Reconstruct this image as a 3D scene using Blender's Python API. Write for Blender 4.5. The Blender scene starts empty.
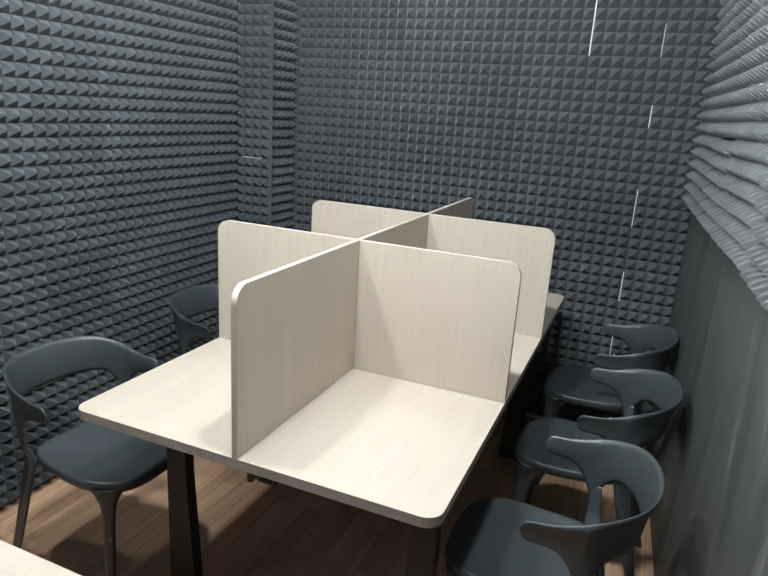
import bpy, bmesh, math, random
from mathutils import Vector, Matrix, noise
random.seed(7)
sc = bpy.context.scene
C = sc.collection

# ---------------------------------------------------------------- materials
def nt(name):
    m = bpy.data.materials.new(name); m.use_nodes = True
    n = m.node_tree.nodes; l = m.node_tree.links
    return m, n, l, n['Principled BSDF']

def ramp(n, l, src, stops):
    r = n.new('ShaderNodeValToRGB'); l.new(src, r.inputs[0])
    e = r.color_ramp.elements
    e[0].position, e[0].color = stops[0][0], (*stops[0][1], 1)
    e[1].position, e[1].color = stops[-1][0], (*stops[-1][1], 1)
    for p, c in stops[1:-1]:
        x = e.new(p); x.color = (*c, 1)
    return r

def tex(n, l, kind, scale, mapping=(1, 1, 1), coord='Object', **kw):
    tc = n.new('ShaderNodeTexCoord'); mp = n.new('ShaderNodeMapping')
    mp.inputs['Scale'].default_value = mapping
    l.new(tc.outputs[coord], mp.inputs[0])
    t = n.new(kind); l.new(mp.outputs[0], t.inputs['Vector'])
    t.inputs['Scale'].default_value = scale
    for k, v in kw.items():
        t.inputs[k].default_value = v
    return t

def bump(n, l, src, b, strength, dist=0.002):
    bm_ = n.new('ShaderNodeBump'); bm_.inputs['Strength'].default_value = strength
    bm_.inputs['Distance'].default_value = dist
    l.new(src, bm_.inputs['Height']); l.new(bm_.outputs[0], b.inputs['Normal'])

def foam_material(name, c0, c1, rough=.8):
    m, n, l, b = nt(name)
    t = tex(n, l, 'ShaderNodeTexNoise', 14, Detail=4.0)
    r = ramp(n, l, t.outputs['Fac'], [(.3, c0), (.7, c1)])
    oi = n.new('ShaderNodeObjectInfo')
    mr = n.new('ShaderNodeMapRange'); mr.inputs['To Min'].default_value = .86; mr.inputs['To Max'].default_value = 1.14
    l.new(oi.outputs['Random'], mr.inputs['Value'])
    mx = n.new('ShaderNodeVectorMath'); mx.operation = 'SCALE'
    l.new(r.outputs[0], mx.inputs[0]); l.new(mr.outputs[0], mx.inputs['Scale'])
    l.new(mx.outputs[0], b.inputs['Base Color'])
    b.inputs['Roughness'].default_value = rough
    b.inputs['Specular IOR Level'].default_value = .35
    b.inputs['Sheen Weight'].default_value = .25
    b.inputs['Sheen Roughness'].default_value = .5
    f = tex(n, l, 'ShaderNodeTexNoise', 900, Detail=2.0)
    bump(n, l, f.outputs['Fac'], b, .35, .001)
    return m

def laminate(name, grain, k=1.0):           # pale ash laminate, grain = stretched axis mapping
    m, n, l, b = nt(name)
    t = tex(n, l, 'ShaderNodeTexNoise', 110, grain, Detail=6.0, Roughness=.65, Distortion=.3)
    r = ramp(n, l, t.outputs['Fac'], [(.28, (.455, .396, .326)), (.5, (.490, .432, .360)), (.74, (.518, .464, .390))])
    t2 = tex(n, l, 'ShaderNodeTexNoise', 9, grain, Detail=3.0)
    r2 = ramp(n, l, t2.outputs['Fac'], [(.35, (.965 * k,) * 3), (.65, (1.02 * k, 1.015 * k, 1.01 * k))])
    mx = n.new('ShaderNodeMix'); mx.data_type = 'RGBA'; mx.blend_type = 'MULTIPLY'; mx.inputs[0].default_value = 1
    l.new(r.outputs[0], mx.inputs[6]); l.new(r2.outputs[0], mx.inputs[7])
    l.new(mx.outputs[2], b.inputs['Base Color'])
    b.inputs['Roughness'].default_value = .42
    b.inputs['Specular IOR Level'].default_value = .4
    bump(n, l, t.outputs['Fac'], b, .12, .0006)
    return m

M = {}
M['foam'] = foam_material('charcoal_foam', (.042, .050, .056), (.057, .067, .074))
M['foam_side'] = foam_material('lit_charcoal_foam', (.070, .078, .079), (.092, .101, .102))  # lighter copy of the foam, grazing lamp light put into its colour
M['lam_y'] = laminate('ash_laminate_lengthwise', (1, .035, 1), .93)
M['lam_z'] = laminate('ash_laminate_upright', (1, 1, .035))

m, n, l, b = nt('laminate_edge_band')
t = tex(n, l, 'ShaderNodeTexNoise', 40, (1, 1, 1), Detail=3.0)
r = ramp(n, l, t.outputs['Fac'], [(.3, (.38, .335, .30)), (.7, (.44, .39, .35))])
l.new(r.outputs[0], b.inputs['Base Color']); b.inputs['Roughness'].default_value = .4
M['edge'] = m
m, n, l, b = nt('cream_edge_band')
t = tex(n, l, 'ShaderNodeTexNoise', 40, (1, 1, 1), Detail=3.0)
r = ramp(n, l, t.outputs['Fac'], [(.3, (.50, .455, .395)), (.7, (.56, .515, .45))])
l.new(r.outputs[0], b.inputs['Base Color']); b.inputs['Roughness'].default_value = .35
M['edge_pale'] = m

m, n, l, b = nt('dark_moulded_plastic')
t = tex(n, l, 'ShaderNodeTexNoise', 6, Detail=2.0)
r = ramp(n, l, t.outputs['Fac'], [(.3, (.033, .041, .045)), (.7, (.038, .047, .051))])
l.new(r.outputs[0], b.inputs['Base Color'])
b.inputs['Roughness'].default_value = .42; b.inputs['Specular IOR Level'].default_value = .5
f = tex(n, l, 'ShaderNodeTexNoise', 700, Detail=2.0)
bump(n, l, f.outputs['Fac'], b, .12, .0004)
M['plastic'] = m

m, n, l, b = nt('black_powder_coated_steel')
f = tex(n, l, 'ShaderNodeTexNoise', 500, Detail=2.0)
r = ramp(n, l, f.outputs['Fac'], [(.3, (.012, .013, .014)), (.7, (.018, .019, .02))])
l.new(r.outputs[0], b.inputs['Base Color']); b.inputs['Roughness'].default_value = .55
bump(n, l, f.outputs['Fac'], b, .2, .0004)
M['steel'] = m

m, n, l, b = nt('white_paint')
t = tex(n, l, 'ShaderNodeTexNoise', 30, Detail=3.0)
r = ramp(n, l, t.outputs['Fac'], [(.3, (.58, .60, .60)), (.7, (.64, .66, .66))])
l.new(r.outputs[0], b.inputs['Base Color']); b.inputs['Roughness'].default_value = .7
M['white'] = m

m, n, l, b = nt('dark_wood_grain_panel')
t = tex(n, l, 'ShaderNodeTexNoise', 8, (1, 1, .10), Detail=9.0, Roughness=.68, Distortion=.9)
r = ramp(n, l, t.outputs['Fac'], [(.30, (.026, .029, .029)), (.46, (.058, .063, .062)), (.60, (.070, .075, .073)), (.66, (.15, .155, .15)), (.8, (.17, .175, .168))])
l.new(r.outputs[0], b.inputs['Base Color']); b.inputs['Roughness'].default_value = .5
b.inputs['Specular IOR Level'].default_value = .35
t2 = tex(n, l, 'ShaderNodeTexNoise', 60, (1, 1, .05), Detail=4.0)
bump(n, l, t2.outputs['Fac'], b, .5, .002)
M['panel'] = m

m, n, l, b = nt('brown_laminate_planks')
tc = n.new('ShaderNodeTexCoord'); mp = n.new('ShaderNodeMapping')
mp.inputs['Rotation'].default_value = (0, 0, math.pi / 2)
l.new(tc.outputs['Object'], mp.inputs[0])
br = n.new('ShaderNodeTexBrick'); l.new(mp.outputs[0], br.inputs['Vector'])
br.offset = .37; br.offset_frequency = 2
br.inputs['Scale'].default_value = 1; br.inputs['Brick Width'].default_value = .62
br.inputs['Row Height'].default_value = .066; br.inputs['Mortar Size'].default_value = .0009
br.inputs['Mortar Smooth'].default_value = .3
br.inputs['Color1'].default_value = (.55, .365, .235, 1); br.inputs['Color2'].default_value = (.40, .255, .16, 1)
br.inputs['Mortar'].default_value = (.12, .075, .05, 1)
g = tex(n, l, 'ShaderNodeTexNoise', 45, (1, .05, 1), Detail=6.0, Roughness=.65, Distortion=.4)
r = ramp(n, l, g.outputs['Fac'], [(.3, (.72, .70, .68)), (.7, (1.18, 1.16, 1.14))])
mx = n.new('ShaderNodeMix'); mx.data_type = 'RGBA'; mx.blend_type = 'MULTIPLY'; mx.inputs[0].default_value = 1
l.new(br.outputs['Color'], mx.inputs[6]); l.new(r.outputs[0], mx.inputs[7]); l.new(mx.outputs[2], b.inputs['Base Color'])
b.inputs['Roughness'].default_value = .45
bump(n, l, g.outputs['Fac'], b, .15, .0008)
M['floor'] = m

m, n, l, b = nt('lamp_diffuser')
b.inputs['Base Color'].default_value = (.9, .9, .9, 1)
b.inputs['Emission Color'].default_value = (.93, .97, 1, 1); b.inputs['Emission Strength'].default_value = 3
M['diffuser'] = m

# ---------------------------------------------------------------- helpers
def obj(name, bm_, mat, parent=None, smooth=False, loc=None):
    me = bpy.data.meshes.new(name)
    bmesh.ops.recalc_face_normals(bm_, faces=bm_.faces)
    bm_.to_mesh(me); bm_.free()
    for mm in (mat if isinstance(mat, (list, tuple)) else [mat]):
        me.materials.append(mm)
    if smooth:
        for p in me.polygons: p.use_smooth = True
    o = bpy.data.objects.new(name, me); C.objects.link(o)
    if parent: o.parent = parent
    if loc is not None: o.location = loc
    return o

def thing(name, label, cat, loc=(0, 0, 0), rotz=0, group=None):
    o = bpy.data.objects.new(name, None); C.objects.link(o)
    o.empty_display_size = .1
    o.location = loc; o.rotation_euler = (0, 0, rotz)
    o['label'] = label; o['category'] = cat
    if group: o['group'] = group
    return o

def box(bm_, x0, x1, y0, y1, z0, z1):
    v = [bm_.verts.new((x, y, z)) for z in (z0, z1) for y in (y0, y1) for x in (x0, x1)]
    for f in ((0, 2, 3, 1), (4, 5, 7, 6), (0, 1, 5, 4), (2, 6, 7, 3), (0, 4, 6, 2), (1, 3, 7, 5)):
        bm_.faces.new([v[i] for i in f])
    return v

def struct(o):
    o['kind'] = 'structure'; return o

def slab(outline, t0, t1, axes, bev=.0015, side_index=1):
    """extrude a 2-D outline (list of (a,b)) between t0..t1; axes maps (a,b,t)->xyz"""
    bm_ = bmesh.new()
    lo = [bm_.verts.new(axes(a, b, t0)) for a, b in outline]
    hi = [bm_.verts.new(axes(a, b, t1)) for a, b in outline]
    n_ = len(outline)
    f1 = bm_.faces.new(lo[::-1]); f2 = bm_.faces.new(hi)
    for i in range(n_):
        f = bm_.faces.new((lo[i], lo[(i + 1) % n_], hi[(i + 1) % n_], hi[i])); f.material_index = side_index
    ed = [e for e in bm_.edges if (e in f1.edges or e in f2.edges)]
    if bev:
        bmesh.ops.bevel(bm_, geom=ed, offset=bev, segments=2, profile=.5, affect='EDGES')
    return bm_

def rounded(a0, a1, b0, b1, radii, seg=10):
    """radii: lower-left, lower-right, upper-right, upper-left"""
    pts = []
    for (ca, cb, sa, sb, r, st) in ((a0, b0, 1, 1, radii[0], math.pi), (a1, b0, -1, 1, radii[1], 1.5 * math.pi),
                                    (a1, b1, -1, -1, radii[2], 0), (a0, b1, 1, -1, radii[3], .5 * math.pi)):
        if r <= 0: pts.append((ca, cb)); continue
        for i in range(seg + 1):
            t = st + i / seg * math.pi / 2
            pts.append((ca + sa * r + r * math.cos(t), cb + sb * r + r * math.sin(t)))
    return pts

# ---------------------------------------------------------------- room shell
XL, YB, YF, ZC = -1.285, 2.10, -2.6, 2.62
def right_x(y): return .972 + .05 * (2.08 - y)          # the panelled wall runs a little askew
bm_ = bmesh.new(); box(bm_, -1.45, 1.45, -2.75, 2.25, -.1, 0); struct(obj('floor', bm_, M['floor']))
bm_ = bmesh.new(); box(bm_, -1.45, 1.45, -2.75, 2.25, ZC, ZC + .1); struct(obj('ceiling', bm_, M['foam']))
bm_ = bmesh.new(); box(bm_, XL - .12, XL, -2.6, 2.1, 0, ZC); wall_left = struct(obj('wall_left', bm_, M['white']))
bm_ = bmesh.new(); box(bm_, XL - .12, 1.4, YB, YB + .12, 0, ZC); wall_back = struct(obj('wall_back', bm_, M['white']))
bm_ = bmesh.new(); box(bm_, XL - .12, 1.4, -2.72, -2.6, 0, ZC); wall_front = struct(obj('wall_front', bm_, M['foam']))
# structural pillar in the far left corner
CX, CY = -1.117, 1.81
bm_ = bmesh.new(); box(bm_, XL, CX, CY, YB, 0, ZC); pillar = struct(obj('wall_pillar', bm_, M['white']))
# right wall, clad in dark wood-grain board
bm_ = bmesh.new()
y0, y1 = -2.6, 2.1
v = [bm_.verts.new(p) for p in ((right_x(y0), y0, 0), (right_x(y1), y1, 0), (right_x(y1) + .12, y1, 0), (right_x(y0) + .12, y0, 0))]
w = [bm_.verts.new((q.co.x, q.co.y, ZC)) for q in v]
bm_.faces.new(v); bm_.faces.new(w)
for i in range(4): bm_.faces.new((v[i], v[(i + 1) % 4], w[(i + 1) % 4], w[i]))
wall_right = struct(obj('wall_right', bm_, M['panel']))

# ---------------------------------------------------------------- pyramid foam
PITCH, BASE, PYR = .05, .02, .035
def foam_mesh(nu, nv, seed, cut_u=None, cut_u_low=None, cut_v=None, wavy=None, pyr=PYR):
    """local frame: X along wall, Y up, Z out of the wall"""
    rnd = random.Random(seed)
    bm_ = bmesh.new()
    def ht(i, j): return BASE + rnd.uniform(-.001, .001)
    vg = [[bm_.verts.new((i * PITCH, j * PITCH, ht(i, j))) for i in range(nu + 1)] for j in range(nv + 1)]
    for j in range(nv):
        for i in range(nu):
            q = (vg[j][i], vg[j][i + 1], vg[j + 1][i + 1], vg[j + 1][i])
            ax = (i + .5) * PITCH + rnd.uniform(-.0015, .0015); ay = (j + .5) * PITCH + rnd.uniform(-.0015, .0015)
            az = BASE + pyr + rnd.uniform(-.0015, .001)
            e = .0022                                     # blunt tip
            tp = [bm_.verts.new((ax + sx * e, ay + sy * e, az)) for sx, sy in ((-1, -1), (1, -1), (1, 1), (-1, 1))]
            for k in range(4):
                bm_.faces.new((q[k], q[(k + 1) % 4], tp[(k + 1) % 4], tp[k]))
            bm_.faces.new(tp)
    bd = [vg[0][i] for i in range(nu + 1)] + [vg[j][nu] for j in range(1, nv + 1)] + \
         [vg[nv][i] for i in range(nu - 1, -1, -1)] + [vg[j][0] for j in range(nv - 1, 0, -1)]
    lo = [bm_.verts.new((q.co.x, q.co.y, 0)) for q in bd]
    for k in range(len(bd)):
        bm_.faces.new((bd[k], bd[(k + 1) % len(bd)], lo[(k + 1) % len(bd)], lo[k]))
    bm_.faces.new(lo[::-1])
    def cut(co, no):
        geom = bm_.verts[:] + bm_.edges[:] + bm_.faces[:]
        r_ = bmesh.ops.bisect_plane(bm_, geom=geom, plane_co=co, plane_no=no, clear_outer=True)
        ed = [g_ for g_ in r_['geom_cut'] if isinstance(g_, bmesh.types.BMEdge)]
        if ed: bmesh.ops.edgenet_fill(bm_, edges=ed)
    if cut_u is not None and cut_u < nu * PITCH - 1e-4: cut((cut_u, 0, 0), (1, 0, 0))
    if cut_u_low is not None and cut_u_low > 1e-4: cut((cut_u_low, 0, 0), (-1, 0, 0))
    if cut_v is not None and cut_v < nv * PITCH - 1e-4: cut((0, cut_v, 0), (0, 1, 0))
    return bm_

def foam_panel(parent, origin, u, nrm, nu, nv, mat, seed, **kw):
    bm_ = foam_mesh(nu, nv, seed, **kw)
    wav = None
    o = obj('acoustic_foam_panel', bm_, mat)
    up = Vector((0, 0, 1)); u = Vector(u).normalized(); nrm = Vector(nrm).normalized()
    o.matrix_world = Matrix(((u.x, up.x, nrm.x, origin[0]), (u.y, up.y, nrm.y, origin[1]), (u.z, up.z, nrm.z, origin[2]), (0, 0, 0, 1)))
    o.parent = parent
    return o

def bands(z0, top, first):
    """rows of panels: boundaries at first + .3k clipped to z0..top -> (start z, cells, cut)"""
    k = math.floor((z0 - first) / .3)
    out = []
    z = first + .3 * k
    while z < top - .01:
        out.append(z); z += .3
    return out

def cover(parent, p_of, u, nrm, length, zlist, ztop, start_off, mat, seed0, zmin=0.0, wob=0.0):
    """cover a wall strip from s=0 to s=length with 6 x 6 cell panels; first column is start_off long"""
    sd = seed0
    cols = []
    s = start_off - .3 if start_off > 0 else 0
    while s < length - .01:
        cols.append(s); s += .3
    for cidx, s in enumerate(cols):
        for z in zlist:
            sd += 1
            lowcut = -s if s < 0 else None
            cu = (length - s) if s + .3 > length else None
            zz = z; nv = 6; cv = None
            if z < zmin - 1e-6:                           # trim whole cells below the floor
                drop = int(math.ceil((zmin - z) / PITCH - 1e-6)); zz = z + drop * PITCH; nv = 6 - drop
            if zz + nv * PITCH > ztop: cv = ztop - zz
            if nv <= 0: continue
            kw = {}
            if cu is not None: kw['cut_u'] = cu
            if lowcut is not None: kw['cut_u_low'] = lowcut
            if cv is not None: kw['cut_v'] = cv
            org = p_of(s); org = Vector((org[0], org[1], zz))
            rr = random.Random(sd)
            org += Vector(nrm) * rr.uniform(0, .0012)
            foam_panel(parent, org, u, nrm, 6, nv, mat, sd, **kw)

ZR = 1.833                     # a panel joint height on the back wall
zb = bands(.0, ZC, ZR - 1.8)
# back wall: joints at x = .431 + .3k, from the pillar foam to the right corner
cover(wall_back, lambda s: (-1.114 + s, YB), (1, 0, 0), (0, -1, 0), 1.85, zb, ZC, .05, M['foam'], 100)
cover(wall_back, lambda s: (.7365 + s, YB), (1, 0, 0), (0, -1, 0), .2345, [z - .0 for z in zb], ZC, 0, M['foam'], 300)
zp = bands(.0, ZC, .0535)
zl = bands(.0, ZC, .020)
# pillar: front face then the face turned to the room
cover(pillar, lambda s: (XL + .0222 + s, CY), (1, 0, 0), (0, -1, 0), -1.0625 - XL - .0222, zp, ZC, 0, M['foam'], 400)
cover(pillar, lambda s: (CX, CY + s), (0, 1, 0), (1, 0, 0), YB - CY - .0005, zp, ZC, .0, M['foam'], 450)
# left wall
cover(wall_left, lambda s: (XL, -.93 + s), (0, 1, 0), (1, 0, 0), CY - .022 + .93, zl, ZC, .3, M['foam'], 500)

# right wall: foam only above shoulder height, sagging a little
d = Vector((right_x(1.0) - right_x(0.0), 1.0, 0)).normalized()
nr = Vector((-d.y, d.x, 0))
def right_panels():
    sd = 900
    length = 3.3
    for cidx in range(11):
        yA = 2.035 - .302 * cidx
        for k in range(5):
            sd += 1
            z = 1.222 + .3 * k + random.Random(sd).uniform(-.001, .001) - (.008 if k == 0 and cidx % 3 == 2 else 0)
            cv = ZC - .002 - z if z + .3 > ZC - .002 else None
            o = org = Vector((right_x(yA), yA, z))
            bm_ = foam_mesh(6, 6, sd, cut_v=cv)
            # drape: the foam bows along each row
            for v_ in bm_.verts:
                y_ = yA - v_.co.x; z_ = z + v_.co.y
                if v_.co.z > .001:
                    a = noise.noise(Vector((y_ * 2.6, z_ * 1.2, 3.3)))
                    b_ = noise.noise(Vector((y_ * 3.0, z_ * 1.2, 9.1)))
                    v_.co.z += .006 * a * (v_.co.z / .05)
                    v_.co.y += .006 * b_ * (v_.co.z / .05)
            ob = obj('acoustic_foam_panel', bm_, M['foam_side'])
            u = -d
            ob.matrix_world = Matrix(((u.x, 0, nr.x, org.x), (u.y, 0, nr.y, org.y), (0, 1, 0, org.z), (0, 0, 0, 1)))
            ob.parent = wall_right
right_panels()

# raised white strips for bare wall in the joints, set proud to stay bright
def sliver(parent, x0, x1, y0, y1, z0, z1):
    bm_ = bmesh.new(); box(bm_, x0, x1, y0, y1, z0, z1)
    o = obj('raised_wall_sliver', bm_, M['white'], parent); o['label'] = 'thin raised white strip standing in for bare wall in a foam joint'
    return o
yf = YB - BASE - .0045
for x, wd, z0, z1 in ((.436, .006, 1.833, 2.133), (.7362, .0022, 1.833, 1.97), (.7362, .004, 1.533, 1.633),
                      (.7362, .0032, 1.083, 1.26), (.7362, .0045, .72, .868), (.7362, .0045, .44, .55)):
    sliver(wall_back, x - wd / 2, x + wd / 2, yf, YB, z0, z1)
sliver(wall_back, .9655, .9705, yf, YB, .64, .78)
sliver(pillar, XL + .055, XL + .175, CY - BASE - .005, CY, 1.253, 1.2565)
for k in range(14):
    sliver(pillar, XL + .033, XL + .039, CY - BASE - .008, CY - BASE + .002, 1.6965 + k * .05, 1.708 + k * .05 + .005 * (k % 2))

# ---------------------------------------------------------------- desks
def leg_bm(sx, ya, yb, flip):
    """tapered flat steel leg, straight outside edge, wider at the foot"""
    bm_ = bmesh.new()
    out = .432 * sx
    t, bt = (.432 - .072) * sx, (.432 - .10) * sx
    prof = [(out, .008), (bt, .008), (bt, .03), (t, .45), (t, .715), (out, .715)]
    a = [bm_.verts.new((x, ya, z)) for x, z in prof]; b2 = [bm_.verts.new((x, yb, z)) for x, z in prof]
    bm_.faces.new(a); bm_.faces.new(b2[::-1])
    for i in range(len(prof)):
        bm_.faces.new((a[i], a[(i + 1) % 6], b2[(i + 1) % 6], b2[i]))
    bmesh.ops.bevel(bm_, geom=bm_.edges[:], offset=.003, segments=2, affect='EDGES')
    return bm_

def make_desk(label, y_near, y_far, dividers, x0=-.5, x1=.5):
    t = thing('shared_desk' if dividers else 'plain_desk', label, 'desk', ((x0 + x1) / 2, (y_near + y_far) / 2, 0))
    cy = (y_near + y_far) / 2; L2 = (y_far - y_near) / 2
    obj('tabletop', slab(rounded(-.5, .5, -L2, L2, (.04,) * 4), .725, .75, lambda a, b, z: (a, b, z), .002), (M['lam_y'], M['edge']), t)
    for sy in (-1, 1):
        yy = sy * (L2 - .28)
        for sx in (-1, 1):
            lg = obj('leg', leg_bm(sx, yy - .02, yy + .02, sy), M['steel'], t)
            bm_ = bmesh.new(); c_ = .382 * sx; box(bm_, c_ - .045, c_ + .045, yy - .018, yy + .018, 0, .008)
            obj('foot_pad', bm_, M['steel'], lg)
        bm_ = bmesh.new(); box(bm_, -.355, .355, yy - .018, yy + .018, .675, .715)
        bmesh.ops.bevel(bm_, geom=bm_.edges[:], offset=.003, segments=2, affect='EDGES')
        obj('cross_rail', bm_, M['steel'], t)
        bm_ = bmesh.new(); box(bm_, -.44, .44, yy - .04, yy + .04, .7155, .7248)
        obj('mounting_plate', bm_, M['steel'], t)
    for sx in (-1, 1):
        bm_ = bmesh.new(); box(bm_, sx * .30 - .02, sx * .30 + .02, -L2 + .302, L2 - .302, .68, .712)
        obj('side_rail', bm_, M['steel'], t)
    return t, L2, cy

desk, L2, cy = make_desk('long pale laminate desk with crossed divider panels making six study bays', 0, 1.916, True)
T = .016
# lengthwise divider
xo = .006
obj('divider_panel', slab(rounded(-L2, L2, .7505, 1.163, (0, 0, .04, .04)), xo - T / 2, xo + T / 2, lambda a, b, z: (z, a, b), .0015),
    (M['lam_z'], M['edge_pale']), desk)
for yy in (.620, 1.25):
    # each crosswise board is slotted over the long one: two halves
    for a0, a1, rr in ((-.5, xo - T / 2 - .0003, (0, 0, 0, .04)), (xo + T / 2 + .0003, .5, (0, 0, .04, 0))):
        obj('divider_panel', slab(rounded(a0, a1, .7505, 1.163, rr), yy - cy - T / 2, yy - cy + T / 2, lambda a, b, z: (a, z, b), .0015),
            (M['lam_z'], M['edge_pale']), desk)
# small hanging hook bracket under the near edge
bm_ = bmesh.new()
box(bm_, .035, .046, -L2 + .05, -L2 + .062, .672, .7245); box(bm_, .046, .085, -L2 + .05, -L2 + .062, .672, .681); box(bm_, .076, .085, -L2 + .05, -L2 + .062, .681, .7245)
obj('bracket', bm_, M['steel'], desk)
desk2, _, _ = make_desk('plain pale laminate desk, only its far edge showing in the bottom left corner', -1.50, -.425, False)

# ---------------------------------------------------------------- chairs
def catmull(P, n_):
    out = []
    Q = [2 * P[0] - P[1]] + P + [2 * P[-1] - P[-2]]
    segs = len(P) - 1
    for k in range(n_ + 1):
        t = k / n_ * segs; i = min(int(t), segs - 1); f = t - i
        a, b, c, d_ = Q[i], Q[i + 1], Q[i + 2], Q[i + 3]
        out.append(.5 * ((2 * b) + (-a + c) * f + (2 * a - 5 * b + 4 * c - d_) * f * f + (-a + 3 * b - 3 * c + d_) * f ** 3))
    return out

def seat_bm():
    bm_ = bmesh.new()
    N = 64
    def outline(th, s=1.0):
        c, sn = math.cos(th), math.sin(th)
        e = 2 / (3.0 if c > 0 else 5.5)
        x = math.copysign(abs(c) ** e, c); y = math.copysign(abs(sn) ** e, sn)
        hx = .192
        xx = -.020 + hx * x
        f = (x + 1) / 2
        hy = .158 + .034 * math.sin(f * math.pi * .62)
        return xx, hy * y
    def height(x, y, r):
        z = .447
        z -= .016 * (1 - r * r)                            # dish
        z += .010 * max(0, (-x - .07) / .13)               # slight lift at the rear
        z -= .020 * max(0, (x - .08) / .11) ** 2           # waterfall front
        z += .006 * (abs(y) / .2) ** 3
        return z
    rings = []
    rs = [.18, .36, .54, .70, .83, .92, .97]
    for r in rs:
        ring = []
        for k in range(N):
            ox, oy = outline(2 * math.pi * k / N)
            x = -.020 + (ox + .020) * r; y = oy * r
            ring.append(bm_.verts.new((x, y, height(x, y, r))))
        rings.append(ring)
    for (r, dz) in ((1.0, -.006), (1.008, -.014), (1.0, -.026), (.97, -.036), (.93, -.036)):
        ring = []
        for k in range(N):
            ox, oy = outline(2 * math.pi * k / N)
            x = -.020 + (ox + .020) * r; y = oy * r
            ring.append(bm_.verts.new((x, y, height(ox, oy, 1) + dz)))
        rings.append(ring)
    for r in (.9, .6, .3):
        ring = []
        for k in range(N):
            ox, oy = outline(2 * math.pi * k / N)
            x = -.020 + (ox + .020) * r; y = oy * r
            ring.append(bm_.verts.new((x, y, height(x, y, r) - .014)))
        rings.append(ring)
    for a, b_ in zip(rings, rings[1:]):
        for k in range(N):
            bm_.faces.new((a[k], a[(k + 1) % N], b_[(k + 1) % N], b_[k]))
    c0 = bm_.verts.new((-.020, 0, height(-.020, 0, 0))); c1 = bm_.verts.new((-.020, 0, height(-.020, 0, 0) - .014))
    for k in range(N):
        bm_.faces.new((c0, rings[0][k], rings[0][(k + 1) % N])); bm_.faces.new((c1, rings[-1][(k + 1) % N], rings[-1][k]))
    return bm_

def back_bm():
    """wrap-round back rest running out into two short arms"""
    half = [Vector(p) for p in ((-.320, 0, 0), (-.309, .085, 0), (-.272, .155, 0), (-.204, .197, 0), (-.115, .211, 0), (-.030, .216, 0))]
    top = [.728, .727, .722, .704, .676, .668]
    bot = [.602, .602, .602, .603, .611, .616]
    lean = [.030, .028, .022, .012, .006, .004]
    full = [Vector((p.x, -p.y, 0)) for p in half[::-1]] + half[1:]
    sym = lambda a: a[::-1] + a[1:]
    N = 144
    plan = catmull(full, N)
    tp = catmull([Vector((a, 0, 0)) for a in sym(top)], N); bt = catmull([Vector((a, 0, 0)) for a in sym(bot)], N)
    ln = catmull([Vector((a, 0, 0)) for a in sym(lean)], N)
    arc = [0]
    for k in range(N): arc.append(arc[-1] + (plan[k + 1] - plan[k]).length)
    kp = min(range(N // 2, N + 1), key=lambda k: abs(plan[k].x + .178)); sp = arc[kp] - arc[N // 2]
    bm_ = bmesh.new()
    R_ = 9; TH = .0042
    rings = []
    for k in range(N + 1):
        p = plan[k]
        tg = (plan[min(k + 1, N)] - plan[max(k - 1, 0)]).normalized()
        out = Vector((tg.y, -tg.x, 0))
        if out.dot(p - Vector((-.05, 0, 0))) < 0: out = -out
        zt, zb_ = tp[k].x, bt[k].x
        ds = abs(abs(arc[k] - arc[N // 2]) - sp)
        zb_ -= .110 * max(0, 1 - ds / .10) ** 3            # fillet running down into the rear uprights
        # rounded arm tips
        e = min(k, N - k) * (1.0 / 4.5)
        if e < 1:
            c = (zt + zb_) / 2; h = (zt - zb_) / 2 * max(.25, (1 - (1 - e) ** 2.6) ** (1 / 2.6)); zt, zb_ = c + h, c - h
        ring = []
        prof = []
        for j in range(R_ + 1):
            f = j / R_
            z = zb_ + (zt - zb_) * f
            q = p - out * (ln[k].x * (1 - f)) + out * (.006 * (1 - math.sin(math.pi * f)) * min(1, (zt - zb_) / .1))
            th = TH * (1 if 0 < j < R_ else .55)
            prof.append((q, z, th))
        for q, z, th in prof: ring.append(bm_.verts.new((q.x + out.x * th, q.y + out.y * th, z)))
        for q, z, th in prof[::-1]: ring.append(bm_.verts.new((q.x - out.x * th, q.y - out.y * th, z)))
        rings.append(ring)
    n_ = len(rings[0])
    for a, b_ in zip(rings, rings[1:]):
        for j in range(n_):
            bm_.faces.new((a[j], a[(j + 1) % n_], b_[(j + 1) % n_], b_[j]))
    bm_.faces.new(rings[0][::-1]); bm_.faces.new(rings[-1])
    return bm_

def loft(path, sizes, wdir, n_=16, steps=8, power=2.6):
    """tube through path; sizes = (full width, full thickness); width along wdir in plan"""
    P = catmull([Vector(p) for p in path], steps * (len(path) - 1))
    S = catmull([Vector((a, b, 0)) for a, b in sizes], steps * (len(path) - 1))
    W = Vector((wdir[0], wdir[1], 0)).normalized(); D = Vector((-W.y, W.x, 0))
    bm_ = bmesh.new(); rings = []
    for p, s in zip(P, S):
        ring = []
        for k in range(n_):
            t = 2 * math.pi * k / n_; c, sn = math.cos(t), math.sin(t); e = 2 / power
            a = math.copysign(abs(c) ** e, c) * s.x / 2; b_ = math.copysign(abs(sn) ** e, sn) * s.y / 2
            ring.append(bm_.verts.new(p + W * a + D * b_))
        rings.append(ring)
    for a, b_ in zip(rings, rings[1:]):
        for k in range(n_): bm_.faces.new((a[k], a[(k + 1) % n_], b_[(k + 1) % n_], b_[k]))
    bm_.faces.new(rings[0]); bm_.faces.new(rings[-1][::-1])
    return bm_

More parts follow.
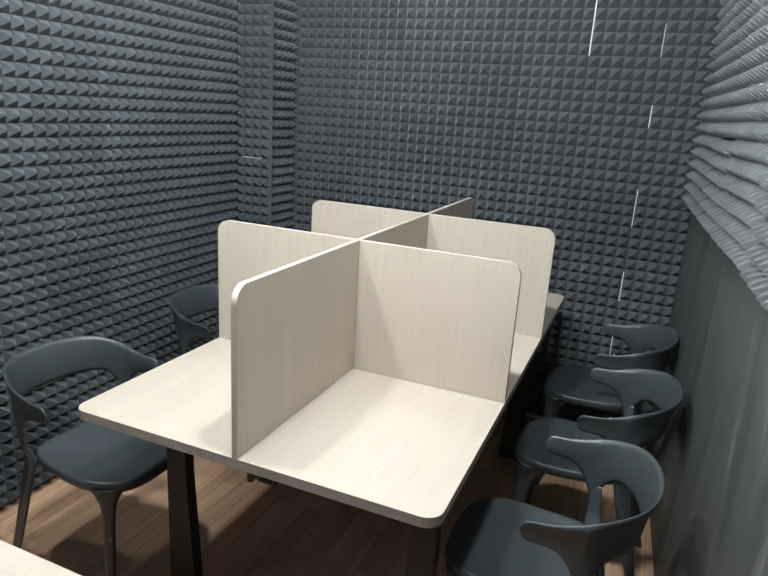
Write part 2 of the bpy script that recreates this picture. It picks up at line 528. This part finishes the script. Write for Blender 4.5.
GROUP = 'dark plastic armchairs around the shared desk'
def make_chair(label):
    t = thing('armchair', label, 'chair', group=GROUP)
    obj('seat', seat_bm(), M['plastic'], t, True)
    obj('backrest', back_bm(), M['plastic'], t, True)
    for s in (-1, 1):
        obj('leg', loft([(.078, .112 * s, .424), (.096, .130 * s, .395), (.113, .148 * s, .345), (.124, .164 * s, .16), (.130, .174 * s, 0)],
                        [(.150, .120), (.098, .078), (.050, .042), (.034, .030), (.026, .024)], (1, s * .8)), M['plastic'], t, True)
        obj('leg', loft([(-.304, .190 * s, 0), (-.268, .182 * s, .12), (-.228, .172 * s, .28), (-.197, .162 * s, .425), (-.189, .183 * s, .49), (-.1835, .1955 * s, .56)],
                        [(.024, .022), (.032, .026), (.044, .028), (.058, .028), (.040, .017), (.034, .003)], (1, s * .42)), M['plastic'], t, True)
    # shallow ribs where the rear uprights meet the seat
    bm_ = bmesh.new(); box(bm_, -.190, -.172, -.145, .145, .412, .428)
    bmesh.ops.bevel(bm_, geom=bm_.edges[:], offset=.004, segments=2, affect='EDGES')
    obj('seat_rail', bm_, M['plastic'], t, True)
    return t

def copy_tree(o, parent=None):
    c = o.copy(); C.objects.link(c); c.parent = parent
    for ch in list(o.children): copy_tree(ch, c)
    return c

PI = math.pi
chairs = [
    (-.650, .285, -.03, 'dark plastic armchair nearest the camera on the left, seat half under the desk'),
    (-.700, 1.07, .02, 'dark plastic armchair behind the left divider panel, only its backrest showing'),
    (.602, .428, PI + .02, 'dark plastic armchair nearest the camera on the right, cut off at the bottom'),
    (.662, 1.045, PI + .0, 'dark plastic armchair in the middle of the right-hand row'),
    (.664, 1.637, PI - .02, 'dark plastic armchair farthest down the right-hand row, by the back wall'),
]
proto = None
for x, y, a, lab in chairs:
    if proto is None: proto = c_ = make_chair(lab)
    else: c_ = copy_tree(proto)
    c_['label'] = lab
    c_.location = (x, y, 0); c_.rotation_euler = (0, 0, a)

# ---------------------------------------------------------------- ceiling lamps
def lamp(label, x, y, sx, sy, power, col=(.93, .97, 1)):
    t = thing('ceiling_lamp', label, 'lamp', (x, y, ZC))
    bm_ = bmesh.new(); box(bm_, -sx / 2 - .01, sx / 2 + .01, -sy / 2 - .01, sy / 2 + .01, -.04, 0)
    obj('housing', bm_, M['white'], t)
    bm_ = bmesh.new(); box(bm_, -sx / 2, sx / 2, -sy / 2, sy / 2, -.046, -.04)
    obj('diffuser', bm_, M['diffuser'], t)
    ld = bpy.data.lights.new('lamp_light', 'POINT'); ld.shadow_soft_size = .065
    ld.energy = power; ld.color = col
    lo = bpy.data.objects.new('lamp_light', ld); C.objects.link(lo); lo.parent = t; lo.location = (0, 0, -.11)
    return t
lamp('white ceiling lamp above the left edge of the desk', -.54, -.10, .14, .14, 26)
lamp('white ceiling lamp above the middle of the desk', -.02, -.16, .14, .14, 26)
lamp('white ceiling lamp above the right edge of the desk', .46, -.10, .14, .14, 31)

lamp('white ceiling lamp beyond the middle of the desk, near the back wall', -.25, 1.2, .14, .14, 7)
w = bpy.data.worlds.new('World'); sc.world = w; w.use_nodes = True
w.node_tree.nodes['Background'].inputs[0].default_value = (.75, .85, 1, 1)
w.node_tree.nodes['Background'].inputs[1].default_value = .15

# ---------------------------------------------------------------- camera
cd = bpy.data.cameras.new('camera'); cam = bpy.data.objects.new('camera', cd); C.objects.link(cam)
r = Vector((0.91861057, 0.39032136, 0.06167545)); u = Vector((-0.1615755, 0.22856785, 0.96002609)); f = Vector((-0.36062166, 0.89185535, -0.27303121))
p = Vector((.7811244, -1.06764918, .79363864 + .75))
cam.matrix_world = Matrix(((r.x, u.x, -f.x, p.x), (r.y, u.y, -f.y, p.y), (r.z, u.z, -f.z, p.z), (0, 0, 0, 1)))
cd.sensor_width = 36; cd.sensor_fit = 'HORIZONTAL'; cd.lens = 629.731 / 768 * 36; cd.clip_start = .02
sc.camera = cam
sc.view_settings.view_transform = 'Standard'; sc.view_settings.look = 'None'
sc.view_settings.gamma = 1; sc.view_settings.use_curve_mapping = False
sc.view_settings.exposure = 1.55
